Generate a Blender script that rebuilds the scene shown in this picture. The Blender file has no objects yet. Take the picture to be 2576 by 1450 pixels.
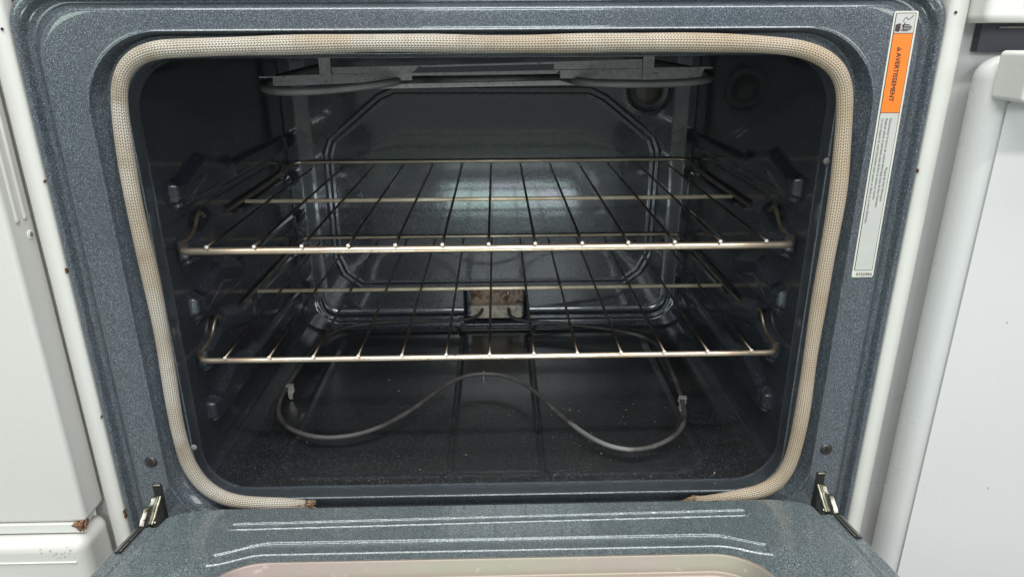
import bpy, math, random
import numpy as np
from mathutils import Vector, Matrix
random.seed(7); np.random.seed(7)
C = bpy.context.scene
COL = C.collection
# ------------------------------------------------------------------ camera
F, PITCH, YAW, ROLL = 1745.99, .354277, .0207171, -.00539246
f = Vector((math.sin(YAW)*math.cos(PITCH), math.cos(YAW)*math.cos(PITCH), -math.sin(PITCH)))
rt = Vector((math.cos(YAW), -math.sin(YAW), 0)); up = rt.cross(f)
R_ = math.cos(ROLL)*rt + math.sin(ROLL)*up
U_ = -math.sin(ROLL)*rt + math.cos(ROLL)*up
cam = bpy.data.cameras.new('camera'); cam.lens = F/2575*36; cam.sensor_width = 36
cam.clip_start = .02; cam.clip_end = 60
co = bpy.data.objects.new('camera', cam); COL.objects.link(co)
M = Matrix((( R_.x, U_.x, -f.x, .0085108), (R_.y, U_.y, -f.y, -.566978), (R_.z, U_.z, -f.z, .8), (0, 0, 0, 1)))
co.matrix_world = M
C.camera = co
# ------------------------------------------------------------------ world and lamps
W = bpy.data.worlds.new('World'); C.world = W; W.use_nodes = True
bg = W.node_tree.nodes['Background']; bg.inputs[0].default_value = (.86, .93, 1, 1); bg.inputs[1].default_value = .46
def lamp(name, loc, target, sx, sy, power, col=(1, 1, 1)):
    l = bpy.data.lights.new(name, 'AREA'); l.shape = 'RECTANGLE'; l.size = sx; l.size_y = sy
    l.energy = power; l.color = col
    o = bpy.data.objects.new(name, l); COL.objects.link(o); o.location = loc
    d = Vector(target) - Vector(loc); o.rotation_euler = d.to_track_quat('-Z', 'Y').to_euler()
    return o
lamp('ceiling_tube_light', (-.5, -1.15, 2.45), (-.5, -1.15, 0), 1.2, .16, 27, (1, .99, .97))
lamp('ceiling_tube_light', (.7, -1.15, 2.45), (.7, -1.15, 0), 1.2, .16, 27, (1, .99, .97))
lamp('ceiling_tube_light', (0, -.50, 2.45), (0, -.50, 0), 2.4, .30, 30, (.95, 1, .98))
lamp('front_fill_light', (.1, -2.6, 1.62), (.1, 0, .65), .85, .45, 21, (.88, .98, 1))  # unseen fill behind the camera, added for the bright patch on the back wall
lamp('front_fill_light', (-1.9, -2.0, 1.5), (-.2, .2, .55), .8, .8, 11, (.78, 1, .84))  # added side fill, tinted green, brightens back-wall strips and frame corners
lamp('front_fill_light', (1.9, -2.0, 1.5), (.2, .2, .55), .8, .8, 12, (.93, .98, 1))  # added side fill on the right, brightens back-wall strips and enamel
lamp('green_fill_light', (0, -1.5, .06), (0, -.3, 1.1), 2.4, 1.0, 1.3, (.55, 1, .45))  # made-up low light, added to tint downward-facing edges green
C.view_settings.view_transform = 'Standard'; C.view_settings.look = 'None'
C.view_settings.exposure = -0.04; C.view_settings.gamma = 1
C.render.resolution_x = 1024; C.render.resolution_y = 576
C.cycles.max_bounces = 8

# ------------------------------------------------------------------ materials
def new_mat(name):
    m = bpy.data.materials.new(name); m.use_nodes = True
    nt = m.node_tree; b = nt.nodes['Principled BSDF']
    return m, nt, b
class G:
    """tiny node helper"""
    def __init__(s, nt): s.nt = nt
    def n(s, t, **k):
        x = s.nt.nodes.new(t)
        for a, v in k.items():
            if a.startswith('i_'):
                key = a[2:]; key = int(key) if key.isdigit() else key.replace('_', ' ')
                if hasattr(v, 'is_output') or isinstance(v, bpy.types.NodeSocket): s.nt.links.new(v, x.inputs[key])
                else: x.inputs[key].default_value = v
            else: setattr(x, a, v)
        return x
    def math(s, op, a, b=None, c=None, clamp=False):
        x = s.nt.nodes.new('ShaderNodeMath'); x.operation = op; x.use_clamp = clamp
        for i, v in enumerate((a, b, c)):
            if v is None: continue
            if isinstance(v, bpy.types.NodeSocket): s.nt.links.new(v, x.inputs[i])
            else: x.inputs[i].default_value = v
        return x.outputs[0]
    def ramp(s, fac, stops, interp='LINEAR'):
        x = s.nt.nodes.new('ShaderNodeValToRGB'); s.nt.links.new(fac, x.inputs[0]); x.color_ramp.interpolation = interp
        e = x.color_ramp.elements
        while len(e) < len(stops): e.new(.5)
        for k, (p, c) in enumerate(stops):
            e[k].position = p; e[k].color = (*c, 1) if len(c) == 3 else c
        return x.outputs[0]
    def mix(s, fac, a, b):
        x = s.nt.nodes.new('ShaderNodeMix'); x.data_type = 'RGBA'
        for i, v in ((0, fac), (6, a), (7, b)):
            if isinstance(v, bpy.types.NodeSocket): s.nt.links.new(v, x.inputs[i])
            else: x.inputs[i].default_value = v if i == 0 else ((*v, 1) if len(v) == 3 else v)
        return x.outputs[2]
    def pos(s): return s.nt.nodes.new('ShaderNodeTexCoord').outputs['Object']
    def link(s, a, b): s.nt.links.new(a, b)

def enamel(name, base, fleck, dens, rough=.17, fsize=900, peel=.02, warm=None, dust=.0, coat=.05):
    m, nt, b = new_mat(name); g = G(nt); p = g.pos()
    v = g.n('ShaderNodeTexVoronoi', i_Vector=p, i_Scale=fsize)
    rnd = g.n('ShaderNodeSeparateColor', i_0=v.outputs['Color'])
    keep = g.math('GREATER_THAN', rnd.outputs[0], 1-dens)
    size = g.math('MULTIPLY_ADD', rnd.outputs[1], .30, .26)
    inside = g.math('LESS_THAN', v.outputs['Distance'], size)
    fl = g.math('MULTIPLY', keep, inside)
    br = g.math('MULTIPLY_ADD', rnd.outputs[2], .8, .2)
    fl = g.math('MULTIPLY', fl, br)
    nz = g.n('ShaderNodeTexNoise', i_Vector=p, i_Scale=900., i_Detail=2.)
    grain = g.ramp(nz.outputs[0], [(.35, (0, 0, 0)), (.68, (1, 1, 1))])
    cloud = g.n('ShaderNodeTexNoise', i_Vector=p, i_Scale=9., i_Detail=4.)
    c0 = g.mix(grain, [x*.55 for x in base], [x*1.75 for x in base])
    cl2 = g.n('ShaderNodeTexNoise', i_Vector=p, i_Scale=5., i_Detail=6., i_Roughness=.7)
    fl = g.math('MULTIPLY', fl, g.math('MULTIPLY_ADD', cl2.outputs[0], 1.5, .25, clamp=True))
    c1 = g.mix(g.ramp(cloud.outputs[0], [(.35, (0, 0, 0)), (.65, (1, 1, 1))]), c0, g.mix(.35, c0, warm or base))
    c2 = g.mix(fl, c1, fleck)
    if dust:
        d = g.n('ShaderNodeTexNoise', i_Vector=p, i_Scale=3.3, i_Detail=6., i_Roughness=.65)
        dm = g.ramp(d.outputs[0], [(.5, (0, 0, 0)), (.75, (1, 1, 1))])
        c2 = g.mix(g.math('MULTIPLY', dm, dust), c2, (.22, .21, .2))
    g.link(c2, b.inputs['Base Color'])
    r2 = g.n('ShaderNodeTexNoise', i_Vector=p, i_Scale=6., i_Detail=5.)
    g.link(g.math('MULTIPLY_ADD', r2.outputs[0], .16, rough-.07), b.inputs['Roughness'])
    pl = g.n('ShaderNodeTexNoise', i_Vector=p, i_Scale=170., i_Detail=1.)
    pl2 = g.n('ShaderNodeTexNoise', i_Vector=p, i_Scale=28., i_Detail=2.)
    hsum = g.math('ADD', g.math('MULTIPLY', pl.outputs[0], .22), g.math('MULTIPLY', pl2.outputs[0], .45))
    bp = g.n('ShaderNodeBump', i_Height=hsum, i_Strength=peel*4, i_Distance=.004)
    g.link(bp.outputs[0], b.inputs['Normal'])
    b.inputs['IOR'].default_value = 1.45
    b.inputs['Coat Weight'].default_value = .9; b.inputs['Coat Roughness'].default_value = coat; b.inputs['Coat IOR'].default_value = 1.5
    cb = g.n('ShaderNodeBump', i_Height=hsum, i_Strength=peel*.7, i_Distance=.004)
    g.link(cb.outputs[0], b.inputs['Coat Normal'])
    return m
ENF = enamel('speckled_blue_grey_enamel', (.0365, .0445, .053), (.36, .42, .50), .42, .30, fsize=2200, warm=(.070, .070, .072))
END = enamel('door_speckled_enamel', (.060, .077, .083), (.52, .60, .62), .44, .30, fsize=1900, warm=(.115, .117, .115))
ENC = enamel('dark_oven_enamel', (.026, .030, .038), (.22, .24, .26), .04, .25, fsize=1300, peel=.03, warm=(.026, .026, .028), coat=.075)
ENK = enamel('dark_oven_floor_enamel', (.0145, .0155, .017), (.25, .26, .27), .12, .30, fsize=1300, peel=.02, warm=(.022, .022, .021), dust=.05, coat=.22)

def white(name, base=(.585, .575, .565), rough=.28, rust=False, scale=260.):
    m, nt, b = new_mat(name); g = G(nt); p = g.pos()
    c = g.n('ShaderNodeTexNoise', i_Vector=p, i_Scale=3., i_Detail=2.)
    col = g.mix(g.ramp(c.outputs[0], [(.2, (0, 0, 0)), (.8, (1, 1, 1))]), base, [x*.95 for x in base])
    v = g.n('ShaderNodeTexNoise', i_Vector=p, i_Scale=95., i_Detail=2.)
    dots = g.ramp(v.outputs[0], [(.765, (0, 0, 0)), (.79, (1, 1, 1))])
    col = g.mix(g.math('MULTIPLY', dots, .8), col, (.16, .09, .05))
    g.link(col, b.inputs['Base Color'])
    r = g.n('ShaderNodeTexNoise', i_Vector=p, i_Scale=8., i_Detail=4.)
    g.link(g.math('MULTIPLY_ADD', r.outputs[0], .2, rough-.1), b.inputs['Roughness'])
    bn = g.n('ShaderNodeTexNoise', i_Vector=p, i_Scale=scale, i_Detail=1.)
    bp = g.n('ShaderNodeBump', i_Height=bn.outputs[0], i_Strength=.06, i_Distance=.002)
    g.link(bp.outputs[0], b.inputs['Normal'])
    return m
WH = white('white_appliance_enamel')
WHL = white('warm_white_appliance_enamel', (.585, .565, .53), .30)
WHO = white('white_side_trim_enamel', (.62, .61, .57), .33)
WHP = white('white_plastic', (.66, .65, .61), .25)

def metal(name, c1, c2, rough, scale=60., metallic=1., spots=None, bump=.05):
    m, nt, b = new_mat(name); g = G(nt); p = g.pos()
    n = g.n('ShaderNodeTexNoise', i_Vector=p, i_Scale=scale, i_Detail=6., i_Roughness=.6)
    col = g.mix(g.ramp(n.outputs[0], [(.35, (0, 0, 0)), (.68, (1, 1, 1))]), c1, c2)
    if spots:
        s = g.n('ShaderNodeTexNoise', i_Vector=p, i_Scale=spots[1], i_Detail=3.)
        col = g.mix(g.ramp(s.outputs[0], [(spots[2], (0, 0, 0)), (spots[2]+.05, (1, 1, 1))]), col, spots[0])
    g.link(col, b.inputs['Base Color'])
    g.link(g.math('MULTIPLY_ADD', n.outputs[0], .2, rough-.1), b.inputs['Roughness'])
    b.inputs['Metallic'].default_value = metallic
    bp = g.n('ShaderNodeBump', i_Height=n.outputs[0], i_Strength=bump, i_Distance=.002)
    g.link(bp.outputs[0], b.inputs['Normal'])
    return m
CHROME = metal('heat_tinted_rack_wire', (.90, .77, .62), (.72, .52, .36), .30, 34., metallic=.88, spots=((.22, .12, .07), 120., .70))
ROD = metal('browned_rack_rod', (.30, .25, .20), (.15, .11, .08), .36, 60.)
RAIL = metal('browned_side_rail', (.46, .40, .32), (.22, .17, .12), .38, 45., metallic=.85)
RODEND = metal('cut_rod_end', (.85, .80, .76), (.75, .66, .6), .45, 300., metallic=.3)
ELEM = metal('oxidised_heating_element', (.055, .052, .050), (.105, .095, .088), .62, 40., metallic=.25, spots=((.17, .165, .16), 17., .60), bump=.2)
TUBE = metal('grey_broil_tube', (.10, .10, .10), (.17, .165, .16), .5, 40., metallic=.3, bump=.1)
PLATE = metal('aluminised_plate', (.36, .345, .34), (.26, .25, .25), .55, 220., metallic=.35, spots=((.16, .13, .11), 330., .64))
HINGE = metal('zinc_hinge_steel', (.50, .49, .42), (.26, .24, .19), .36, 90., spots=((.12, .09, .05), 160., .63))
BAR = metal('brightened_cross_wire', (.92, .80, .62), (.70, .54, .36), .35, 34., metallic=.35, spots=((.30, .17, .09), 120., .72))  # less metallic copy of the rack wire, reflected brightness put into its colour
BLACK = metal('black_gap', (.008, .008, .008), (.012, .01, .01), .6, 60., metallic=0)
SCREW = metal('dark_screw', (.05, .05, .05), (.09, .085, .08), .35, 200., metallic=.8)
STEEL = metal('steel_screw', (.55, .53, .5), (.4, .36, .3), .3, 200.)
CHAN = metal('iridescent_window_channel', (.34, .26, .23), (.32, .29, .22), .5, 11., metallic=.4, spots=((.42, .34, .30), 70., .66))
CLIP = metal('grey_clip_steel', (.38, .36, .33), (.26, .24, .22), .5, 150., metallic=.4)
FLOORM = metal('concrete_floor', (.30, .30, .29), (.24, .24, .235), .6, 12., metallic=0)

m, nt, b = new_mat('rust_stained_tan_metal'); g = G(nt); p = g.pos()
n1 = g.n('ShaderNodeTexNoise', i_Vector=p, i_Scale=70., i_Detail=4.)
g.link(g.ramp(n1.outputs[0], [(.33, (.05, .03, .022)), (.43, (.26, .13, .075)), (.50, (.46, .35, .25)), (.62, (.16, .13, .13)), (.75, (.48, .22, .09))]), b.inputs['Base Color'])
b.inputs['Roughness'].default_value = .45; b.inputs['Metallic'].default_value = .3
RUSTY = m
m, nt, b = new_mat('chalky_tan_ceramic_metal'); g = G(nt); p = g.pos()
n1 = g.n('ShaderNodeTexNoise', i_Vector=p, i_Scale=110., i_Detail=5.)
g.link(g.ramp(n1.outputs[0], [(.3, (.34, .30, .26)), (.5, (.62, .54, .43)), (.63, (.70, .63, .52)), (.75, (.30, .29, .30))]), b.inputs['Base Color'])
b.inputs['Roughness'].default_value = .6
TAN = m
m, nt, b = new_mat('rust'); g = G(nt); p = g.pos()
n1 = g.n('ShaderNodeTexNoise', i_Vector=p, i_Scale=400., i_Detail=4.)
g.link(g.ramp(n1.outputs[0], [(.35, (.05, .022, .014)), (.55, (.20, .09, .045)), (.7, (.50, .34, .22))]), b.inputs['Base Color'])
b.inputs['Roughness'].default_value = .8
RUST = m
m, nt, b = new_mat('coated_window_glass'); g = G(nt); p = g.pos()
n1 = g.n('ShaderNodeTexNoise', i_Vector=p, i_Scale=7., i_Detail=3.)
g.link(g.ramp(n1.outputs[0], [(.4, (.62, .80, .72)), (.6, (.70, .66, .78))]), b.inputs['Base Color'])
b.inputs['Metallic'].default_value = .9; b.inputs['Roughness'].default_value = .12
GLASS = m
m, nt, b = new_mat('amber_lamp_glass'); b.inputs['Base Color'].default_value = (.10, .085, .07, 1)
b.inputs['Roughness'].default_value = .2
LGLASS = m

def braid(name):
    m, nt, b = new_mat(name); g = G(nt)
    uv = g.n('ShaderNodeUVMap'); s = g.n('ShaderNodeSeparateXYZ', i_0=uv.outputs[0])
    u, v = s.outputs[0], s.outputs[1]
    vv = g.math('MULTIPLY', v, 22.)
    fv = g.math('FRACT', vv); iv = g.math('FLOOR', vv)
    odd = g.math('MODULO', iv, 2.)
    sl = g.math('MULTIPLY', g.math('ABSOLUTE', g.math('SUBTRACT', fv, g.math('MULTIPLY', odd, 1.))), .7)
    uu = g.math('ADD', g.math('MULTIPLY', u, 1/.0024), sl)
    fu = g.math('FRACT', uu)
    hu = g.math('SINE', g.math('MULTIPLY', fu, math.pi)); hv = g.math('SINE', g.math('MULTIPLY', fv, math.pi))
    h = g.math('POWER', g.math('MULTIPLY', hu, hv), .55)
    p = g.pos()
    n1 = g.n('ShaderNodeTexNoise', i_Vector=p, i_Scale=9., i_Detail=3.)
    n2 = g.n('ShaderNodeTexNoise', i_Vector=p, i_Scale=45., i_Detail=4.)
    c = g.ramp(n1.outputs[0], [(.36, (.44, .37, .28)), (.47, (.54, .50, .44)), (.56, (.50, .45, .38)), (.64, (.45, .36, .26))])
    c = g.mix(g.ramp(n2.outputs[0], [(.52, (0, 0, 0)), (.80, (1, 1, 1))]), c, (.30, .23, .16))
    sx_ = g.n('ShaderNodeSeparateXYZ', i_0=p)
    side_t = g.ramp(g.math('MULTIPLY_ADD', sx_.outputs[0], 1.6, .5), [(.3, (0, 0, 0)), (.95, (1, 1, 1))])
    c = g.mix(g.math('MULTIPLY', side_t, .55), c, (.52, .38, .24))
    c = g.mix(g.ramp(h, [(.2, (0, 0, 0)), (.8, (1, 1, 1))]), (.16, .12, .085), c)
    g.link(c, b.inputs['Base Color']); b.inputs['Roughness'].default_value = .7
    bp = g.n('ShaderNodeBump', i_Height=h, i_Strength=.7, i_Distance=.0009)
    g.link(bp.outputs[0], b.inputs['Normal'])
    return m
BRAID = braid('woven_fibreglass_braid')
m, nt, b = new_mat('frayed_braid_end'); g = G(nt); p = g.pos()
n1 = g.n('ShaderNodeTexNoise', i_Vector=p, i_Scale=700., i_Detail=2.)
g.link(g.ramp(n1.outputs[0], [(.4, (.10, .06, .035)), (.6, (.34, .23, .14))]), b.inputs['Base Color']); b.inputs['Roughness'].default_value = .8
FRAY = m
def flat(name, col, rough=.4):
    m, nt, b = new_mat(name); g = G(nt); p = g.pos()
    n = g.n('ShaderNodeTexNoise', i_Vector=p, i_Scale=90., i_Detail=4.)
    g.link(g.mix(n.outputs[0], [x*.93 for x in col], [min(1, x*1.05) for x in col]), b.inputs['Base Color'])
    b.inputs['Roughness'].default_value = rough
    return m
LABG = flat('sticker_silver_grey', (.46, .46, .43), .35)
LABE = flat('sticker_cream_edge', (.58, .57, .50), .4)
LABO = flat('sticker_orange', (.80, .19, .02), .35)
INK = flat('sticker_ink', (.05, .025, .03), .5)
VENT = flat('dark_vent', (.035, .036, .045), .5)

# ------------------------------------------------------------------ mesh helpers
def mesh_obj(name, verts, faces, mat, parent=None, smooth=True, uvs=None, mats=None, fm=None):
    me = bpy.data.meshes.new(name); me.from_pydata([tuple(map(float, v)) for v in verts], [], faces)
    for k in (mats or [mat]): me.materials.append(k)
    if fm: me.polygons.foreach_set('material_index', fm)
    if uvs is not None:
        l = me.uv_layers.new(name='UVMap'); flat_ = []
        for p in me.polygons:
            for li, vi in zip(p.loop_indices, p.vertices): flat_.append((li, uvs(p.index, vi)))
        for li, w in flat_: l.data[li].uv = w
    me.polygons.foreach_set('use_smooth', [smooth]*len(me.polygons)); me.update()
    o = bpy.data.objects.new(name, me); COL.objects.link(o)
    if parent: o.parent = parent
    return o
class MB:
    def __init__(s): s.v = []; s.f = []
    def add(s, V, Fs):
        k = len(s.v); s.v += [tuple(map(float, v)) for v in V]; s.f += [tuple(i+k for i in q) for q in Fs]; return s
    def box(s, x0, x1, y0, y1, z0, z1):
        V = [(x, y, z) for x in (x0, x1) for y in (y0, y1) for z in (z0, z1)]
        return s.add(V, [(0, 1, 3, 2), (4, 6, 7, 5), (0, 4, 5, 1), (2, 3, 7, 6), (0, 2, 6, 4), (1, 5, 7, 3)])
    def cyl(s, c, ax, r, h, n=20, bev=.15, r2=None):
        """disc centred at c, axis ax, height h outward, bevelled"""
        c = Vector(c); ax = Vector(ax).normalized(); t = ax.orthogonal().normalized(); q = ax.cross(t)
        rings = [(0, r), (h*(1-bev*2), r), (h*(1-bev*.6), r*(1-bev*.35)), (h, (r2 if r2 is not None else r)*(1-bev))]
        V = []; Fs = []
        for (d, rr) in rings:
            for i in range(n):
                a = 2*math.pi*i/n; V.append(c+ax*d+(t*math.cos(a)+q*math.sin(a))*rr)
        for k in range(len(rings)-1):
            for i in range(n): Fs.append((k*n+i, k*n+(i+1) % n, (k+1)*n+(i+1) % n, (k+1)*n+i))
        Fs.append(tuple((len(rings)-1)*n+i for i in range(n))); Fs.append(tuple(reversed(range(n))))
        return s.add(V, Fs)
    def tube(s, P, r, n=12, cap=True, flatten=None, rad=None):
        P = [Vector(p) for p in P]; T = []
        for i in range(len(P)):
            a = P[max(0, i-1)]; b_ = P[min(len(P)-1, i+1)]; T.append((b_-a).normalized())
        N = T[0].orthogonal().normalized(); V = []; Fs = []
        for i, p in enumerate(P):
            N = (N-T[i]*N.dot(T[i])).normalized(); B = T[i].cross(N); rr = rad[i] if rad else r
            for k in range(n):
                a = 2*math.pi*k/n; V.append(p+(N*math.cos(a)+B*math.sin(a))*rr)
        for i in range(len(P)-1):
            for k in range(n): Fs.append((i*n+k, i*n+(k+1) % n, (i+1)*n+(k+1) % n, (i+1)*n+k))
        if cap: Fs.append(tuple(reversed(range(n)))); Fs.append(tuple((len(P)-1)*n+k for k in range(n)))
        return s.add(V, Fs)
    def prism(s, poly, ax, a0, a1):
        """2-D outline in the two axes other than ax, extruded a0..a1"""
        def mk(p, a): q = list(p); q.insert(ax, a); return tuple(q)
        n = len(poly); V = [mk(p, a0) for p in poly]+[mk(p, a1) for p in poly]
        Fs = [tuple(range(n)), tuple(reversed(range(n, 2*n)))]+[(i, (i+1) % n, n+(i+1) % n, n+i) for i in range(n)]
        return s.add(V, Fs)
    def build(s, name, mat, parent=None, smooth=False, bevel=0, seg=2, autos=None):
        o = mesh_obj(name, s.v, s.f, mat, parent, smooth)
        if bevel:
            bm_ = o.modifiers.new('b', 'BEVEL'); bm_.width = bevel; bm_.segments = seg; bm_.limit_method = 'ANGLE'; bm_.angle_limit = math.radians(40)
            bm_.harden_normals = False
            for p in o.data.polygons: p.use_smooth = True
            w = o.modifiers.new('w', 'WEIGHTED_NORMAL'); w.keep_sharp = False
        return o
def smooth_path(P, it=2, closed=False):
    P = [Vector(p) for p in P]
    for _ in range(it):
        Q = []
        n = len(P)
        rng = range(n) if closed else range(n-1)
        if not closed: Q.append(P[0])
        for i in rng:
            a, b_ = P[i], P[(i+1) % n]; Q += [a*.75+b_*.25, a*.25+b_*.75]
        if not closed: Q.append(P[-1])
        P = Q
    return P
def resample(P, step, closed=False):
    P = [Vector(p) for p in P]
    if closed: P = P+[P[0]]
    out = [P[0]]; acc = 0.
    for a, b_ in zip(P, P[1:]):
        L = (b_-a).length; d = step-acc
        while d <= L: out.append(a+(b_-a)*(d/L)); d += step
        acc = (acc+L) % step if L else acc
        acc = L-(d-step)
    return out
def rrect(xh, zt, zb, r, n=12):
    """points (x, z) of a rounded rectangle, counter-clockwise from bottom right"""
    pts = []
    for cx, cz, a0 in ((xh-r, zb+r, -90), (xh-r, zt-r, 0), (-xh+r, zt-r, 90), (-xh+r, zb+r, 180)):
        for i in range(n+1):
            a = math.radians(a0+90*i/n); pts.append((cx+r*math.cos(a), cz+r*math.sin(a)))
    return pts
def chaikin(L, it=2):
    L = [np.array(x, float) for x in L]
    for _ in range(it):
        Q = [L[0]]
        for a, b_ in zip(L, L[1:]): Q += [a*.75+b_*.25, a*.25+b_*.75]
        Q.append(L[-1]); L = Q
    return L
def sstep(a, b_, x): t = np.clip((x-a)/(b_-a), 0, 1); return t*t*(3-2*t)
def hgrid(name, A, B, fn, mat, parent, flip=False):
    """fn(a, b) -> x, y, z arrays"""
    a, b_ = np.meshgrid(A, B, indexing='ij'); x, y, z = fn(a, b_)
    x = np.broadcast_to(x, a.shape); y = np.broadcast_to(y, a.shape); z = np.broadcast_to(z, a.shape)
    V = np.stack([x.ravel(), y.ravel(), z.ravel()], 1)
    na, nb = len(A), len(B); i = np.arange(na-1)[:, None]*nb+np.arange(nb-1)[None, :]
    i = i.ravel(); q = np.stack([i, i+1, i+nb+1, i+nb], 1)
    if flip: q = q[:, ::-1]
    me = bpy.data.meshes.new(name); me.vertices.add(len(V)); me.vertices.foreach_set('co', V.ravel().astype(np.float32))
    me.loops.add(len(q)*4); me.loops.foreach_set('vertex_index', q.ravel().astype(np.int32))
    me.polygons.add(len(q)); me.polygons.foreach_set('loop_start', (np.arange(len(q))*4).astype(np.int32))
    me.update(calc_edges=True); me.validate()
    me.polygons.foreach_set('use_smooth', [True]*len(me.polygons)); me.materials.append(mat)
    o = bpy.data.objects.new(name, me); COL.objects.link(o); o.parent = parent
    return o
def sd_rr(x, y, cx, cy, hx, hy, r):
    qx = np.abs(x-cx)-hx+r; qy = np.abs(y-cy)-hy+r
    return np.minimum(np.maximum(qx, qy), 0)+np.hypot(np.maximum(qx, 0), np.maximum(qy, 0))-r
def sd_poly(x, y, P):
    P = np.array(P); d = np.full(x.shape, 1e9); s = np.ones(x.shape)
    for i in range(len(P)):
        a = P[i]; b_ = P[i-1]; e = b_-a; wx = x-a[0]; wy = y-a[1]
        t = np.clip((wx*e[0]+wy*e[1])/(e@e), 0, 1); d = np.minimum(d, (wx-e[0]*t)**2+(wy-e[1]*t)**2)
        c1 = y >= a[1]; c2 = y < b_[1]; c3 = e[0]*wy > e[1]*wx
        k = (c1 & c2 & c3) | (~c1 & ~c2 & ~c3); s = np.where(k, -s, s)
    return s*np.sqrt(d)
def thing(name, label, cat, loc=(0, 0, 0), group=None):
    o = bpy.data.objects.new(name, None); COL.objects.link(o); o.location = (0, 0, 0); o.empty_display_size = .05
    o['label'] = label; o['category'] = cat
    if group: o['group'] = group
    return o

# ------------------------------------------------------------------ setting
fl = MB().box(-4, 4, -4, 3, -.05, 0).build('floor', FLOORM); fl['kind'] = 'structure'

# ------------------------------------------------------------------ the oven
OV = thing('kitchen_range', 'open oven with dark speckled blue-grey enamel, braided gasket and dropped door, between two white ranges', 'oven')
# front frame: nested rounded rectangles (half width, top, bottom, corner radius, y)
prof = [(.2950, .7795, .3560, .044, .047), (.2945, .7797, .3562, .044, .042), (.2895, .7802, .3640, .043, .024), (.2840, .7815, .3715, .042, .007), (.2822, .7826, .3735, .041, .0030), (.2808, .7832, .3762, .040, .0012), (.2808, .7838, .3764, .040, .0004),
        (.2813, .7844, .3754, .040, -.0004), (.2818, .7850, .3742, .041, -.0005), (.2842, .7868, .3720, .042, .0050), (.2965, .7975, .3600, .050, .0085), (.2995, .7985, .3560, .052, .0080), (.3065, .8000, .3490, .060, .0010),
        (.3080, .8008, .3478, .062, -.0030), (.3084, .8010, .3474, .062, -.0042), (.3092, .8016, .3466, .063, -.0044), (.3105, .8025, .3450, .064, -.0036), (.3130, .8045, .3420, .066, -.0034),
        (.3330, .8140, .3200, .050, -.0034), (.3375, .8170, .3160, .040, -.0030), (.3400, .8190, .3140, .036, .0004),
        (.3430, .8208, .3110, .034, .0052), (.3485, .8236, .3080, .032, .0052), (.3502, .8252, .3060, .031, .0004), (.3515, .8270, .3045, .030, -.0026),
        (.3545, .8300, .3015, .028, -.0024), (.3560, .8320, .3000, .026, -.0010), (.3562, .8325, .2995, .026, .0080)]
PF = chaikin(prof, 2)
V = []; Fs = []
NC = 14
for q in PF:
    V += [(x, q[4], z) for x, z in rrect(q[0], q[1], q[2], q[3], NC)]
n = 4*(NC+1)
# holes for the hinge arms: split the flat band so that slots stay simple dark insets built below
for i in range(len(PF)-1):
    for k in range(n): Fs.append((i*n+k, i*n+(k+1) % n, (i+1)*n+(k+1) % n, (i+1)*n+k))
fr = mesh_obj('front_frame', V, Fs, ENF, OV); fr['label'] = 'grey speckled enamel front frame'

# cavity -------------------------------------------------------------
XW, YB, ZF, ZT = .2975, .462, .3560, .7800
guide = [.6635, .6075, .5490, .4925, .4330]
def side(sx):
    A = np.linspace(.045, YB+.012, 215); B = np.linspace(ZF-.004, ZT+.002, 225)
    def fn(y, z):
        d = np.zeros(y.shape)
        for k in guide:
            # long rail the rack slides on, its front half standing prouder
            s = sd_rr(y, z, .262, k-.011, .180, .011, .006)
            d = np.maximum(d, .0080*sstep(.0015, -.0035, s))
            # folded stop: a chevron above the rail
            cv = k+.004+.016*np.clip(1-np.abs(y-.148)/.055, 0, 1)
            s2 = np.maximum(np.abs(z-(cv-.012))-.013, np.abs(y-.158)-.072)
            d = np.maximum(d, .0088*sstep(.004, -.006, s2))
            s3 = sd_rr(y, z, .086, k-.004, .008, .010, .003)
            d = np.maximum(d, .0085*sstep(.002, -.003, s3))
            # slanted rear shoulder
        d = d + .016*sstep(ZF+.028, ZF-.004, z)**2          # fillet into the floor
        d = d + .010*sstep(YB-.02, YB+.012, y)**2
        return sx*(XW-d), y, z
    return hgrid('side_wall', A, B, fn, ENC, OV, flip=(sx > 0))
side(-1); side(1)
# back wall with the raised octagonal panel
OCT = [(-.2395, .632), (-.2395, .475), (-.229, .447), (-.205, .428), (.205, .428), (.229, .447), (.2425, .475), (.2440, .632), (.236, .652), (.165, .708), (.143, .7185), (-.137, .7205), (-.159, .711), (-.232, .652)]
def backf(x, z):
    s = sd_poly(x, z, OCT)
    y = np.full(x.shape, YB)
    y = y-.0009*np.exp(-((s-.0040)/.0017)**2)-.0009*np.exp(-((s+.0040)/.0017)**2)
    # big panel edge: bevel back at the left, right and bottom
    s2 = sd_rr(x, z, .003, .62, .2740, .2430, .030)
    e2 = np.clip((s2+.012)/.020, 0, 1); side_ = np.abs(x-.003) > .2735-.030*0; y = y-np.where(z > .410, .0060, .0060+.0065*sstep(.410, .385, z))*np.where(e2 < 1, e2**1.5, 1.)
    y = y-.0028*np.exp(-((s2-.0005)/.0019)**2)*sstep(.425, .395, z)
    # bulge of the panel
    y = y-.0016*sstep(-.004, -.06, s)
    # recess behind the bake terminal
    s3 = sd_rr(x, z, .0035, .395, .0480, .0275, .002)
    y = np.where(s3 < .0015, YB+.012*sstep(.0015, -.002, s3), y)
    # dish round the oven lamp
    rr = np.hypot(x-.2265, z-.7200); y = y-.0008*sstep(.038, .030, rr)+.0012*sstep(.0315, .023, rr)
    return x, y, z
hgrid('back_wall', np.linspace(-.2975, .2975, 430), np.linspace(ZF-.006, ZT+.002, 320), backf, ENC, OV, flip=True)
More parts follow.
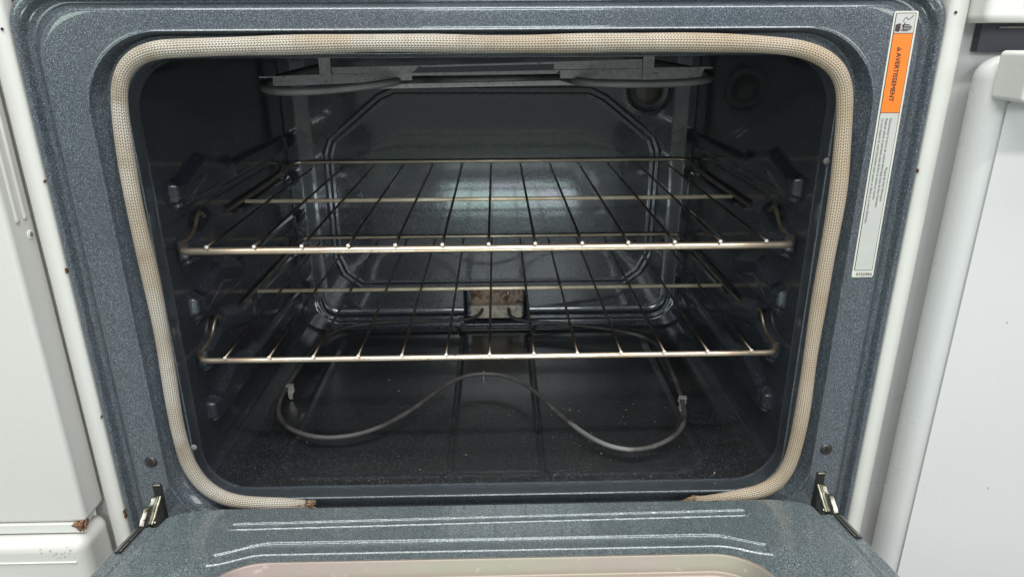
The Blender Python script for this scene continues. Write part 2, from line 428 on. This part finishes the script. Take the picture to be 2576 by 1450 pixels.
def floorf(x, y):
    z = np.full(x.shape, ZF)
    for gx in (-.0475, .0545):
        gxx = gx+np.sign(gx)*.012*sstep(.42, .455, y)+np.sign(gx)*.010*sstep(.075, .05, y)
        z = z-.0030*sstep(.0042, .0010, np.abs(x-gxx))*sstep(.045, .07, y)
    s = sd_rr(x, y, 0, .25, .232, .19, .03)
    z = z+.0022*sstep(.004, -.004, np.abs(s)-.002)-.0012*sstep(0, -.01, s)
    z = z+.012*sstep(.262, .298, np.abs(x))**2
    z = z+.010*sstep(YB-.030, YB+.010, y)**2
    return x, y, z
hgrid('oven_floor', np.linspace(-.2975, .2975, 400), np.linspace(.040, YB+.012, 300), floorf, ENK, OV)
MB().box(-.31, .31, .03, .49, ZT+.001, ZT+.012).build('oven_ceiling', ENC, OV)
# outer casing
cs = MB(); cs.box(-.3565, -.3125, .010, .56, .30, .845); cs.box(.3125, .3555, .010, .56, .30, .845)
cs.box(-.31, .31, .497, .56, .30, .845); cs.box(-.3125, .3125, .014, .495, .797, .845); cs.box(-.3125, .3125, .05, .495, .30, .338)
cs.build('inner_casing', BLACK, OV)
# white side trims
for sx, xi, xo in ((-1, .3575, .3720), (1, .3568, .3705)):
    pr = [(xi, .010), (xi, .001), (xi+.0012, -.0014), (xi+.0045, -.0036), (xi+.0075, -.0040), (xo-.0012, -.0040), (xo, -.0028), (xo, .56), (xo-.001, .56)]
    pr = [(sx*a, y) for a, y in pr]
    zs = list(np.linspace(.02, .88, 44)); V = []; Fs = []
    for k, z in enumerate(zs):
        for a, y in pr: V.append((a+random.uniform(-1, 1)*.00010, y+random.uniform(-1, 1)*.00008, z))
    n = len(pr)
    for i in range(len(zs)-1):
        for k in range(n-1): q = (i*n+k, i*n+k+1, (i+1)*n+k+1, (i+1)*n+k); Fs.append(q if sx < 0 else q[::-1])
    mesh_obj('side_trim', V, Fs, WHO, OV)
# little dark holes and rust nicks on the trims
for (x, z, r) in ((-.3605, .8035, .0011), (.3607, .8118, .0011)):
    MB().cyl((x, -.0036, z), (0, -1, 0), r, .0006, 12).build('trim_hole', BLACK, OV)
for x, z, w, h in ((-.3578, .688, .0004, .003), (-.3577, .612, .0005, .005), (-.3578, .470, .0004, .003), (-.3577, .362, .0007, .009), (.3572, .690, .0004, .003)):
    P = [(x+w*math.cos(t)*random.uniform(.6, 1.3), z+h*.5*math.sin(t)*random.uniform(.7, 1.2)) for t in [i*math.pi/5 for i in range(10)]]
    MB().prism(P, 1, -.0022, .001).build('rust_nick', RUST, OV)

# gasket -------------------------------------------------------------
def braid_tube(name, P, r, parent, n=28, rad=None):
    P = resample(P, .0022); T = []
    V = []; Fs = []; L = 0; Ls = []
    Yv = Vector((0, 1, 0))
    for i, p in enumerate(P):
        t = (P[min(i+1, len(P)-1)]-P[max(i-1, 0)]).normalized(); N = (Yv-t*Yv.dot(t)).normalized(); B = t.cross(N)
        if i: L += (P[i]-P[i-1]).length
        Ls.append(L); e = min(i, len(P)-1-i)*.0022
        rr = r*(1+.05*math.sin(L*23)+.035*math.sin(L*61+1)); rr *= .72+.28*min(1, e/.02)
        for k in range(n+1):
            a = 2*math.pi*k/n; V.append(p+N*math.cos(a)*rr*.84+B*math.sin(a)*rr)
    m_ = n+1
    for i in range(len(P)-1):
        for k in range(n): Fs.append((i*m_+k, i*m_+k+1, (i+1)*m_+k+1, (i+1)*m_+k))
    return mesh_obj(name, V, Fs, BRAID, parent, True, uvs=lambda pi, vi: (Ls[vi//m_], (vi % m_)/n))
GY = -.0040
gp = [(-.181, .3712), (-.20, .3722), (-.225, .3730), (-.245, .3742), (-.262, .3795), (-.2755, .391), (-.2838, .407), (-.2885, .430), (-.2896, .47), (-.2882, .53), (-.2870, .595),
      (-.2888, .660), (-.2892, .700), (-.2868, .745), (-.2810, .7680), (-.2690, .7815), (-.2520, .7880), (-.2300, .7895), (-.15, .7912), (-.06, .7925), (.02, .7905), (.09, .7915), (.16, .7915),
      (.22, .7895), (.2480, .7858), (.2680, .7770), (.2805, .7635), (.2860, .7440), (.2895, .705), (.2912, .670), (.2895, .600), (.2898, .53), (.2902, .47), (.2888, .425),
      (.2850, .4015), (.2760, .3855), (.2600, .3760), (.2440, .3718), (.2200, .3655), (.2060, .3640), (.195, .3665)]
gpts = [Vector((x, GY+(0.002*math.sin(x*40)+.0015*math.sin(z*37)), z)) for x, z in gp]
gk = braid_tube('door_gasket', smooth_path(gpts, 3), .0067, OV)
gk['label'] = 'tan braided rope gasket around the opening'
for c, ax, w in (((-.1805, GY-.001, .3712), (1, 0, .05), .006), ((.193, GY-.003, .3700), (-1, -.1, -.35), .0055)):
    mb = MB()
    for k in range(46):
        a = random.uniform(0, 2*math.pi); r = random.uniform(0, w); s = Vector(c)+Vector((random.uniform(-.002, .001), math.cos(a)*r*.8, math.sin(a)*r))
        d = Vector(ax).normalized()*random.uniform(.004, .010)+Vector((0, random.uniform(-1, 1), random.uniform(-1, 1)))*.0018
        mb.tube([s-d*.6, s+d*.3, s+d+Vector((0, 0, -.0008))], .00055, 5)
    mb.build('frayed_gasket_end', FRAY, OV, smooth=True)

# screws, hinge slots, hinges ------------------------------------------
for sx, z in ((-1, .4225), (1, .4238)):
    x = sx*.3203
    s_ = MB().cyl((x, -.0030, z), (0, -1, 0), .0058, .0022, 28, .3).build('frame_screw', SCREW, OV, smooth=True)
    MB().box(x-.0028, x+.0028, -.0058, -.0050, z-.0005, z+.0005).box(x-.0005, x+.0005, -.00585, -.0050, z-.0028, z+.0028).build('screw_recess', BLACK, s_)
    x = sx*.3193
    MB().box(x-.0046, x+.0046, -.0039, .006, .3500, .3985).build('hinge_slot', BLACK, OV, bevel=.0006)
    MB().box(x-.0034, x+.0034, -.0050, .004, .3960, .3978).build('slot_lip', HINGE, OV, bevel=.0005)
    # arm: wavy plate in the y-z plane
    top = [(.004, .3890), (-.0005, .3845), (-.0040, .3838), (-.0072, .3858), (-.0105, .3852), (-.0130, .3828), (-.0170, .3822), (-.0215, .3855), (-.0262, .3852), (-.0300, .3818), (-.0345, .3800), (-.0385, .3755), (-.0425, .3690), (-.0435, .3600)]
    bot = [(-.0380, .3560), (-.0200, .3570), (-.0080, .3570), (.004, .3580)]
    x = sx*.3215
    hb = MB().prism(top+bot, 0, x-.0022, x+.0022).build('hinge_arm', HINGE, OV, bevel=.0006)
    xi = x-sx*.0034
    MB().prism([(.003, .3880), (-.0060, .3825), (-.0120, .3790), (-.0200, .3735), (-.0270, .3700), (-.0265, .3655), (-.0200, .3645), (-.005, .360), (.003, .359)], 0, xi-.0010, xi+.0010).build('hinge_link', HINGE, hb, bevel=.0005)
    MB().cyl((xi-sx*.001, -.0235, .3685), (-sx, 0, 0), .0024, .0014, 18, .3).build('hinge_rivet', HINGE, hb, smooth=True)

# bake terminal ---------------------------------------------------------
tb = MB().box(-.0355, .0452, YB+.0068, YB+.0085, .389, .4215).build('terminal_bracket', RUSTY, OV)
MB().box(-.0360, .0452, YB-.0055, YB+.0060, .3712, .3925).build('terminal_block', TAN, tb, bevel=.0012)
for x, z in ((-.0188, .4090), (.0235, .4092)):
    MB().cyl((x, YB+.0066, z), (0, -1, 0), .0034, .0030, 20, .4).build('terminal_screw', STEEL, tb, smooth=True)
for x, z in ((-.0285, .3878), (.0370, .3885)):
    MB().cyl((x, YB-.0056, z), (0, -1, 0), .0019, .0008, 16, .3).build('terminal_rivet', STEEL, tb, smooth=True)
# bake element ----------------------------------------------------------
zc = .3745
bp_ = [(.0243, .470, .3872), (.0243, .452, .3870), (.0250, .4440, .3815), (.0330, .4385, .3765), (.060, .4320, .3745), (.098, .4250, zc), (.158, .4070, zc), (.2080, .3860, zc), (.2330, .3560, zc), (.2397, .3200, zc), (.2365, .2266, zc),
       (.2290, .1473, zc), (.2126, .1090, zc), (.1838, .0840, zc), (.1554, .0735, zc), (.1280, .0810, zc), (.1034, .1077, zc), (.076, .1566, zc), (.046, .2240, zc), (.0157, .2540, zc),
       (-.0133, .2605, zc), (-.0419, .2521, zc), (-.0704, .2151, zc), (-.0995, .1621, zc), (-.1395, .1193, zc), (-.182, .1065, zc), (-.221, .1190, zc), (-.2500, .1480, zc), (-.2640, .1900, zc),
       (-.2645, .2537, zc), (-.2620, .3200, zc), (-.2520, .3900, zc), (-.2250, .4260, zc), (-.18, .4380, zc), (-.133, .4420, zc), (-.0885, .4420, zc), (-.045, .4400, .3755), (-.0250, .4440, .3800), (-.0180, .4500, .3860), (-.0172, .470, .3872)]
be = MB().tube(smooth_path(bp_, 3), .0027, 14).build('bake_element', ELEM, OV, smooth=True)
be['label'] = 'dark wavy heating element above the oven floor'
def clip(x, y, rz):
    mb = MB(); c, s = math.cos(rz), math.sin(rz)
    P = [(-.0045, .379), (-.0052, .3715), (-.0030, .3700), (-.0036, .3625), (-.0015, .3575), (.0020, .3580), (.0026, .3650), (.0052, .3690), (.0048, .3790)]
    mb.prism(P, 1, -.0008, .0008); mb.box(-.0045, .0045, -.006, .0008, .3779, .3792)
    mb.v = [(x+c*a-s*b_, y+s*a+c*b_, z) for a, b_, z in mb.v]
    mb.build('element_clip', CLIP, be)
clip(-.2600, .2290, .25); clip(.2330, .1830, -.1)
MB().tube([(-.0128, .2590, .379), (-.0125, .2580, .3575)], .0007, 8).build('support_wire', CLIP, be, smooth=True)

# broil element -----------------------------------------------------------
pl = MB(); Y0, Y1 = .1145, .1155
def q4(a, b_, c, d): pl.prism([a, b_, c, d], 1, Y0, Y1)
q4((-.2000, .7530), (-.1443, .7545), (-.1443, .7633), (-.2000, .7618))
q4((-.2125, .7602), (-.2001, .7604), (-.2001, .7618), (-.2125, .7616))
q4((-.1442, .7545), (-.0700, .7575), (-.0700, .7638), (-.1442, .7633))
q4((-.1442, .7636), (-.0700, .7640), (-.0620, .7705), (-.1442, .7693))
q4((-.1090, .7498), (.0839, .7522), (.0679, .7563), (-.0800, .7541))
q4((-.0699, .7614), (.0650, .7625), (.0690, .7657), (-.0699, .7638))
q4((-.0618, .7690), (.0630, .7712), (.0630, .7730), (-.0618, .7705))
q4((.0691, .7583), (.1465, .7566), (.1465, .7664), (.0691, .7655))
q4((.0631, .7663), (.1465, .7667), (.1459, .7749), (.0631, .7730))
q4((.1573, .7565), (.2019, .7575), (.2058, .7676), (.1573, .7673))
q4((.2058, .7662), (.2130, .7664), (.2130, .7675), (.2058, .7676))
bpz = pl.build('broil_bracket', PLATE, OV); bpz['label'] = 'mottled grey metal bracket of the top element'
for x0, x1 in ((-.1557, -.1450), (.1467, .1570)):
    MB().box(x0, x1, .1130, .1144, .7545, .7812).build('hanger_strap', PLATE, bpz)
tp = [(-.205, .36, .7610), (-.212, .22, .7585), (-.2170, .140, .7540), (-.2090, .108, .7505), (-.1850, .0960, .7488), (-.155, .0960, .7495), (-.1180, .0985, .7525), (-.0950, .1035, .7552), (-.0790, .1200, .7572), (-.0700, .1600, .7555),
      (-.050, .205, .7520), (.0, .212, .7520), (.050, .205, .7530), (.0700, .1600, .7562), (.0800, .1200, .7560), (.0950, .1010, .7548), (.1250, .0970, .7538), (.155, .0965, .7538), (.1850, .0980, .7545), (.2080, .106, .7565), (.2200, .135, .7590), (.218, .22, .7610), (.210, .36, .7620)]
MB().tube(smooth_path(tp, 3), .0037, 14).build('broil_element', TUBE, OV, smooth=True)
# lamp
lg = MB().cyl((.2265, YB+.003, .7200), (0, -1, 0), .0235, .007, 32, .5).build('oven_lamp', LGLASS, OV, smooth=True)
rg = MB(); rg.tube([(.2265+.0305*math.cos(t), YB-.001, .7200+.0305*math.sin(t)) for t in [2*math.pi*i/40 for i in range(41)]], .0012, 8); rg.build('lamp_ring', ENC, lg, smooth=True)
# temperature probe clips at the gasket (small studs)
for x, z in ((.2795, .6985), (-.2790, .4360)):
    MB().cyl((x, -.001, z), (0, -1, 0), .0030, .0012, 18, .4).build('gasket_stud', ELEM, OV, smooth=True)

# warning sticker ---------------------------------------------------------
YL = -.00365
def lab(mb_pts, name, mat, parent, dy=0., th=.0002):
    return MB().prism(mb_pts, 1, YL-dy-th, YL-dy+.0001).build(name, mat, parent)
# sticker frame: origin top-left (.3153,.8130) tilted a little
tl = math.radians(.62)
def L2(a, d):   # a across (to +x), d down
    return (.3133+a*math.cos(tl)+d*math.sin(tl), .8130-d*math.cos(tl)+a*math.sin(tl)*.4)
def rr2(a0, a1, d0, d1, r, n=5):
    P = []
    for ca, cd, s in ((a1-r, d0+r, -90), (a1-r, d1-r, 0), (a0+r, d1-r, 90), (a0+r, d0+r, 180)):
        for i in range(n+1):
            t = math.radians(s+90*i/n); P.append(L2(ca+r*math.cos(t), cd+r*math.sin(t)))
    return P
LW, LH = .0187, .2150
st = lab(rr2(0, LW, 0, LH, .0016), 'warning_sticker', LABE, OV)
st['label'] = 'orange and silver warning sticker with AVERTISSEMENT'
lab(rr2(.0013, LW-.0015, .0013, LH-.0062, .0010), 'sticker_border', INK, st, .0002)
lab(rr2(.0018, LW-.0020, .0018, .0158, .0006), 'sticker_field', LABG, st, .0004)
lab([L2(.0018, .0163), L2(LW-.0020, .0163), L2(LW-.0020, .0755), L2(.0018, .0755)], 'sticker_orange_field', LABO, st, .0004)
lab(rr2(.0018, LW-.0020, .0760, LH-.0067, .0006), 'sticker_field', LABG, st, .0004)
def text(body, a, d, size, name, horiz=False, dep=.00075, bold=.0, sx=1.0, mat=INK, spacing=1.0):
    cu = bpy.data.curves.new(name, 'FONT'); cu.body = body; cu.size = size; cu.offset = bold; cu.space_character = spacing
    to = bpy.data.objects.new(name+'_c', cu); COL.objects.link(to)
    dg = bpy.context.evaluated_depsgraph_get(); me = bpy.data.meshes.new_from_object(to.evaluated_get(dg))
    bpy.data.objects.remove(to)
    x0, z0 = L2(a, d)
    for v in me.vertices:
        px, py = v.co.x*sx, v.co.y
        if horiz: nx, nz = x0+px, z0+py
        else: nx, nz = x0+py*math.cos(tl)+px*math.sin(tl), z0-px*math.cos(tl)+py*math.sin(tl)
        v.co = (nx, YL-dep, nz)
    me.materials.clear(); me.materials.append(mat)
    o = bpy.data.objects.new('sticker_text', me); COL.objects.link(o); o.parent = st
    return o
for k_, (da, dd) in enumerate(((0, 0), (.00013, 0), (0, .00016), (.00013, .00016))):
    text('AVERTISSEMENT', .0066+da, .0301+dd, .0051, 't', sx=.985, dep=.00070+k_*.00004)
tri = [L2(.0066, .0293), L2(.0066, .0257), L2(.0102, .0275)]
lab(tri, 'sticker_triangle', INK, st, .0006)
lab([L2(.0074, .02775), L2(.0074, .02725), L2(.0091, .02725), L2(.0091, .02775)], 'sticker_triangle_mark', LABO, st, .0008)
T_ = .00285
text('Déconnecter la source de courant électrique avant de faire l\'entretien.', .0098, .0800, T_, 't', bold=0, sx=.90)
text('Replacer pièces et panneaux avant de faire la remise en marche.', .0066, .0800, T_, 't', bold=0, sx=.90)
text('Le non-respect de cette instruction peut causer un décès ou un choc électrique.', .0034, .0800, T_, 't', bold=0, sx=.935)
text('Risque de choc électrique', .0130, .1195, T_, 't', bold=0, sx=.95)
text('9755994', .0032, LH-.0014, .0042, 't', horiz=True, bold=0, sx=.95)
# pictogram: hand, wire and bolt
hd = MB()
def P2(L_): hd.prism([L2(a, d) for a, d in L_], 1, YL-.00075, YL-.0004)
P2([(.0022, .0098), (.0050, .0088), (.0062, .0094), (.0060, .0142), (.0050, .0150), (.0022, .0145)])
P2([(.0074, .0098), (.0088, .0096), (.0088, .0142), (.0070, .0144)])
for k, (d, a1) in enumerate(((.0099, .0128), (.0110, .0146), (.0121, .0148), (.0132, .0144), (.0142, .0122))):
    P2([(.0084, d-.0003), (a1, d-.00035), (a1+.0003, d), (a1, d+.00035), (.0084, d+.0003)])
P2([(.0080, .0098), (.0092, .0080), (.0097, .0082), (.0089, .0100)])
hd.build('sticker_hand', INK, st)
wr = MB(); wr.tube([Vector((*[L2(a, d)[0]], YL-.0006, L2(a, d)[1])) for a, d in ((.0152, .0028), (.0140, .0042), (.0118, .0062), (.0108, .0062), (.0104, .0050), (.0094, .0046), (.0084, .0054), (.0080, .0066), (.0074, .0078))], .00026, 6)
wr.build('sticker_wire', INK, st, smooth=True)
bl = MB().prism([L2(a, d) for a, d in ((.0058, .0086), (.0074, .0104), (.0066, .0108), (.0082, .0122), (.0072, .0126), (.0084, .0146), (.0060, .0124), (.0070, .0120), (.0056, .0106), (.0066, .0102))], 1, YL-.0010, YL-.0008).build('sticker_bolt', LABG, st)

# ------------------------------------------------------------------ the open door
SL = .16
def dplane(y): return .37615-SL*y
def yrear(x):
    ax = np.abs(x)
    y = np.full(ax.shape, -.0172)
    t = np.clip((ax-.262)/.042, 0, 1); y = y-.024*(1-np.sqrt(np.maximum(0, 1-t**2)))
    y = np.where(ax > .3035, -.0425, y)
    return y
tt = np.concatenate([np.linspace(-4, 0, 5)[:-1], np.linspace(0, .135, 260), np.linspace(.14, .455, 30)])
def doorf(x, t):
    yr = yrear(x); d = np.maximum(t, 0)
    y = yr-d*(1+(yr+.0172)/.45)
    y = np.where(t >= 0, y, yr+.0016*np.clip(-t, 0, 1))
    ax = np.abs(x)
    h = np.zeros(x.shape)
    h = h-.0030*sstep(.2990, .3045, ax)                      # flange lower than the pan
    h = h+.0010*sstep(.0016, 0, np.abs(ax-.3105))            # light crease
    h = h-.004*sstep(.3215, .3248, ax)**2                    # rolled edge
    # narrow rib
    yc = -.0468+.004*x/.236
    s = np.hypot(np.maximum(np.abs(x)-.2310, 0), y-yc)-.0052
    h = h-np.where(s < 0, .0011*np.clip((y-yc+.0052)/.0104, 0, 1), 0)+.0014*np.exp(-(s/.0008)**2)
    # broad rib following the window
    yc2 = -.0868-.0150*sstep(.185, .240, ax)**1.2-.0035*sstep(.14, .2, ax)*0
    hw = .0090-.0024*sstep(.19, .235, ax)
    s = np.maximum(np.abs(y-yc2)-hw, ax-.2330)
    h = h-np.where(s < 0, .0016*np.clip((y-yc2+hw)/.018, 0, 1), 0)+.0014*np.exp(-(s/.0008)**2)
    # shallow dish around the window corners
    s = sd_rr(x, y, 0, -.27, .262, .170, .06)
    h = h-.0022*sstep(.012, -.006, s)*sstep(.19, .225, ax)
    # window opening
    s = sd_rr(x, y, -.0005, -.2630, .2225, .1560, .040)
    h = h-.028*sstep(0, -.0014, s)
    h = h-.0016*sstep(.0035, 0, d)**2                        # rolled rear edge
    # the fold at the back
    z = dplane(y)+h
    z = np.where(t >= 0, z, z-.0012-.0085*(-t)+.0016)
    return x, y, z
xs = np.linspace(-.325, .325, 640)
DR = hgrid('oven_door', xs, tt, doorf, END, OV)
DR['label'] = 'grey speckled inner face of the lowered oven door'
mb = MB(); mb.v = []
# door side skirts and body
V = []
for y in (-.045, -.47):
    for x in (-.3235, .3235):
        for dz in (-.006, -.045): V.append((x, y, dplane(y)+dz))
mb.add(V, [(0, 1, 5, 4), (2, 6, 7, 3), (1, 3, 7, 5), (4, 5, 7, 6), (0, 2, 3, 1)])
for s in (-1, 1): mb.add([(s*.325, y, dplane(y)+dz) for y in (-.0425, -.47) for dz in (-.0066, -.045)], [(0, 1, 3, 2) if s < 0 else (2, 3, 1, 0)])
mb.build('door_body', END, DR)
# window channel
CH = chaikin([(.2232, .1567, .0405, .0002), (.2222, .1557, .040, .0004), (.2208, .1545, .039, .0002), (.2204, .1541, .039, -.0020), (.2196, .1535, .038, -.0150), (.2190, .1530, .038, -.0166), (.2140, .1480, .034, -.0170), (.2135, .1475, .034, -.0205)], 2)
V = []; Fs = []; NC = 14; n = 4*(NC+1)
for q in CH:
    for x, y in rrect(q[0], q[1], -q[1], q[2], NC): V.append((x-.0005, y-.2630, dplane(y-.2630)+q[3]-.0018*(1 if abs(x) > .19 else abs(x) > .17)*0))
for i in range(len(CH)-1):
    for k in range(n): Fs.append((i*n+k, (i+1)*n+k, (i+1)*n+(k+1) % n, i*n+(k+1) % n))
mesh_obj('window_channel', V, Fs, CHAN, DR)
V = []
for x in (-.2150, .2150):
    for y in (-.1140, -.4120): V.append((x, y, dplane(y)-.0200))
mesh_obj('window_glass', V, [(0, 1, 3, 2)], GLASS, DR, False)
# hinge slots in the door flange
for sx in (-1, 1):
    cx = sx*.3172; mb = MB()
    P = [(cx-.0028, -.0860), (cx+.0028, -.0860), (cx+.0030, -.0440), (cx-.0030, -.0440)]
    V = [(x, y, dplane(y)-.0019+e) for e in (0, .0004) for x, y in P]
    mb.add(V, [(4, 5, 6, 7), (0, 1, 5, 4), (1, 2, 6, 5), (2, 3, 7, 6), (3, 0, 4, 7)])
    so = mb.build('door_hinge_slot', BLACK, DR)
    for off, wd, zz in ((-.0018, .0007, .0009), (.0016, .0010, .0007)):
        V = [(cx+sx*off+e, y, dplane(y)-.0019+h) for h in (0, zz) for e, y in ((-wd, -.084), (wd, -.084), (wd, -.048), (-wd, -.048))]
        MB().add(V, [(4, 5, 6, 7), (0, 1, 5, 4), (1, 2, 6, 5), (2, 3, 7, 6), (3, 0, 4, 7)]).build('slot_edge', HINGE, so)

# ------------------------------------------------------------------ racks
def rack(name, label, z0, r_front, x0=0., y0=0.):
    o = thing(name, label, 'oven rack', group='wire racks in the oven')
    zb = z0-r_front*.5-.0016
    half = [(-.2780, .0612, zb), (-.2860, .0622, zb), (-.2915, .0680, zb+.0008), (-.2935, .0780, zb+.002), (-.2935, .100, zb+.0040), (-.2935, .110, z0+.0040), (-.2935, .1165, z0+.0110), (-.2935, .1240, z0+.0170), (-.2935, .1300, z0+.0150),
            (-.2935, .1400, z0+.0060), (-.2935, .1500, z0+.0018), (-.2935, .170, z0+.0010), (-.2935, .250, z0+.0008), (-.2935, .400, z0+.0010), (-.2930, .425, z0+.0030), (-.2915, .442, z0+.0068), (-.2870, .4520, z0+.0082), (-.2780, .4540, z0+.0084)]
    left = smooth_path(half, 2); right = [Vector((-p.x, p.y, p.z)) for p in left]
    O = Vector((x0, y0, 0))
    nfr = next(i for i, p in enumerate(left) if p.y > .0640)
    bar = [p+O for p in reversed(left[:nfr+1])]+[p+O for p in right[:nfr+1]]
    MB().tube(bar, r_front*.5, 14).build('front_bar', CHROME, o, smooth=True)
    for sd in (left, right):
        pts = [p+O for p in sd[nfr-1:]]
        rad = [r_front*.5*(1-.30*min(1, max(0, (p.y-.064)/.03)))-.00004 for p in sd[nfr-1:]]
        MB().tube(pts, 0, 14, rad=rad).build('side_rail', RAIL, o, smooth=True)
    MB().tube([(-.2790+x0, .4540+y0, z0+.0084), (0+x0, .4545+y0, z0+.0084), (.2790+x0, .4540+y0, z0+.0084)], .0019, 12).build('rear_bar', BAR, o, smooth=True)
    MB().tube([(-.2925+x0, .2530+y0, z0-.0020), (.2925+x0, .2530+y0, z0-.0020)], .0025, 12).build('cross_bar', BAR, o, smooth=True)
    rod = None
    for k in range(-6, 7):
        x = k*.0437
        if rod is None:
            mb = MB().tube([(0, .0575, 0), (0, .110, 0), (0, .45, 0), (0, .4540, .0010)], .00142, 10)
            rod = mb.build('rack_rod', ROD, o, smooth=True)
            ne = MB().cyl((0, .0576, 0), (0, -1, 0), .00178, .0009, 14, .2).build('rod_end', RODEND, rod, smooth=True)
            rod.location = (x+x0, y0, z0); continue
        c = rod.copy(); COL.objects.link(c); c.parent = o; c.location = (x+x0+random.uniform(-1, 1)*.0004, y0, z0)
        e = ne.copy(); COL.objects.link(e); e.parent = c
    return o
rack('oven_rack', 'upper wire oven rack, nearer the top element', .6135, .0070)
rack('oven_rack', 'lower wire oven rack, just above the bottom heating element', .4987, .0058, -.0008, .002)

# ------------------------------------------------------------------ neighbours
def rbox(name, x0, x1, y0, y1, z0, z1, mat, parent, r, seg=6):
    return MB().box(x0, x1, y0, y1, z0, z1).build(name, mat, parent, bevel=r, seg=seg)
NL = thing('kitchen_range', 'white range at the far left with rusty chipped door corner above a drawer', 'range')
rbox('range_body', -1.13, -.3775, .006, .62, .02, .89, WHL, NL, .002)
dl = rbox('oven_door', -1.12, -.3762, -.0300, .003, .3755, .86, WHL, NL, .0045)
MB().prism([(-1.12, .3752), (-.3795, .3752), (-.3800, .3690), (-1.12, .3690)], 1, -.0335, -.010).build('door_bottom_trim', WHP, dl, bevel=.0012)
ru = MB()
P = [(-.3872, .3762), (-.3862, .3770), (-.3850, .3766), (-.3832, .3762), (-.3806, .3782), (-.3790, .3778), (-.3782, .3745), (-.3790, .3700), (-.3803, .3688), (-.3812, .3700), (-.3826, .3716), (-.3833, .3735), (-.3850, .3748), (-.3862, .3748)]
ru.prism(P, 1, -.0345, -.029); ru.build('rust_patch', RUST, dl)
P = [(-.0300, .3765), (-.0250, .3772), (-.0270, .3735), (-.0335, .3690)]
MB().prism(P, 0, -.3775, -.3759).build('rust_patch', RUST, dl)
dw = rbox('storage_drawer', -1.12, -.3740, -.0450, .002, .10, .3655, WHL, NL, .0120, 8)
MB().box(-1.12, -.383, -.0462, -.040, .3435, .3445).build('drawer_crease', WHP, dw, bevel=.0004)
# raised oval pull on the drawer
P = [(-.62, .10), (-.62, .3255), (-.445, .3255), (-.428, .322), (-.415, .313), (-.405, .300), (-.400, .285), (-.400, .10)]
MB().prism(P, 1, -.0475, -.044).build('drawer_pull_panel', WHL, dw, bevel=.0015, seg=4)
sp = MB()
for (x, z) in [(-.395+random.gauss(0, .010), .352+random.gauss(0, .004)) for _ in range(16)]:
    w = random.uniform(.0003, .0010); sp.prism([(x-w, z-.0003), (x+w, z+.0002), (x+w*.8, z+.0006), (x-w*.7, z+.0002)], 1, -.04535, -.0449)
sp.build('drawer_scuffs', CLIP, dw)
for y in (-.0085, -.0180):
    n = 10; mb = MB(); mb.tube([(-.3756, y, .6590-abs(y+.0085)*.1), (-.3756, y, .6605), (-.3756, y, .70), (-.3756, y, .86)], .0022, 12)
    mb.v = [(-.3762+(vx+.3762)*.5, vy, vz) for vx, vy, vz in mb.v]
    mb.build('side_bead', WHL, dl, smooth=True)
sc = MB().cyl((-.3761, -.0070, .6455), (1, 0, 0), .0042, .0008, 24, .4).build('side_screw', WHP, dl, smooth=True)
MB().cyl((-.3754, -.0070, .6455), (1, 0, 0), .0021, .0005, 16, .3).build('screw_recess', STEEL, sc, smooth=True)

NR = thing('kitchen_range', 'white range at the far right with rounded door, handle and dark vent strip', 'range')
rbox('range_body', .3735, 1.13, .011, .62, .02, .95, WH, NR, .002)
MB().box(.3775, .3779, .0100, .0115, .02, .70).build('body_seam', CLIP, NR)
dr = rbox('oven_door', .3800, 1.12, -.0360, .002, .10, .7810, WH, NR, .0175, 10)
MB().prism([(.3950, .10), (.3950, .745), (.402, .756), (.415, .760), (1.1, .760), (1.1, .10)], 1, -.0385, -.034).build('door_front_panel', WH, dr, bevel=.0022, seg=5)
rbox('door_handle', .3830, 1.08, -.0660, -.0300, .7500, .7850-.0, WHP, dr, .0035)
rbox('control_panel', .3720, 1.12, -.0240, .02, .8040, .95, WHP, NR, .006)
MB().box(.3870, 1.12, .0015, .010, .7830, .8060).build('vent_strip', VENT, NR, bevel=.0005)
MB().tube([(.40, .0000, .8010), (1.1, .0000, .8010)], .0008, 8).build('vent_wire', CLIP, NR, smooth=True)

# crumbs and ash flecks on the oven floor
cr = MB()
for k in range(64):
    if k < 30: x, y = random.gauss(.115, .05), random.gauss(.150, .035)
    else: x, y = random.uniform(-.24, .25), random.uniform(.055, .30)
    r = random.uniform(.0003, .0008)*(1.8 if random.random() < .06 else 1); a = random.uniform(0, 6.28)
    P = [(x+r*random.uniform(.5, 1.3)*math.cos(a+t), y+r*random.uniform(.5, 1.3)*math.sin(a+t)) for t in (0, 1.2, 2.5, 3.8, 5.0)]
    cr.prism(P, 2, ZF-.0004, ZF+r*.8)
CRM = metal('pale_ash', (.36, .35, .32), (.14, .11, .09), .8, 300., metallic=0)
co_ = cr.build('crumbs', CRM); co_['kind'] = 'stuff'; co_['label'] = 'pale crumbs and ash flecks scattered on the dark oven floor'; co_['category'] = 'crumbs'
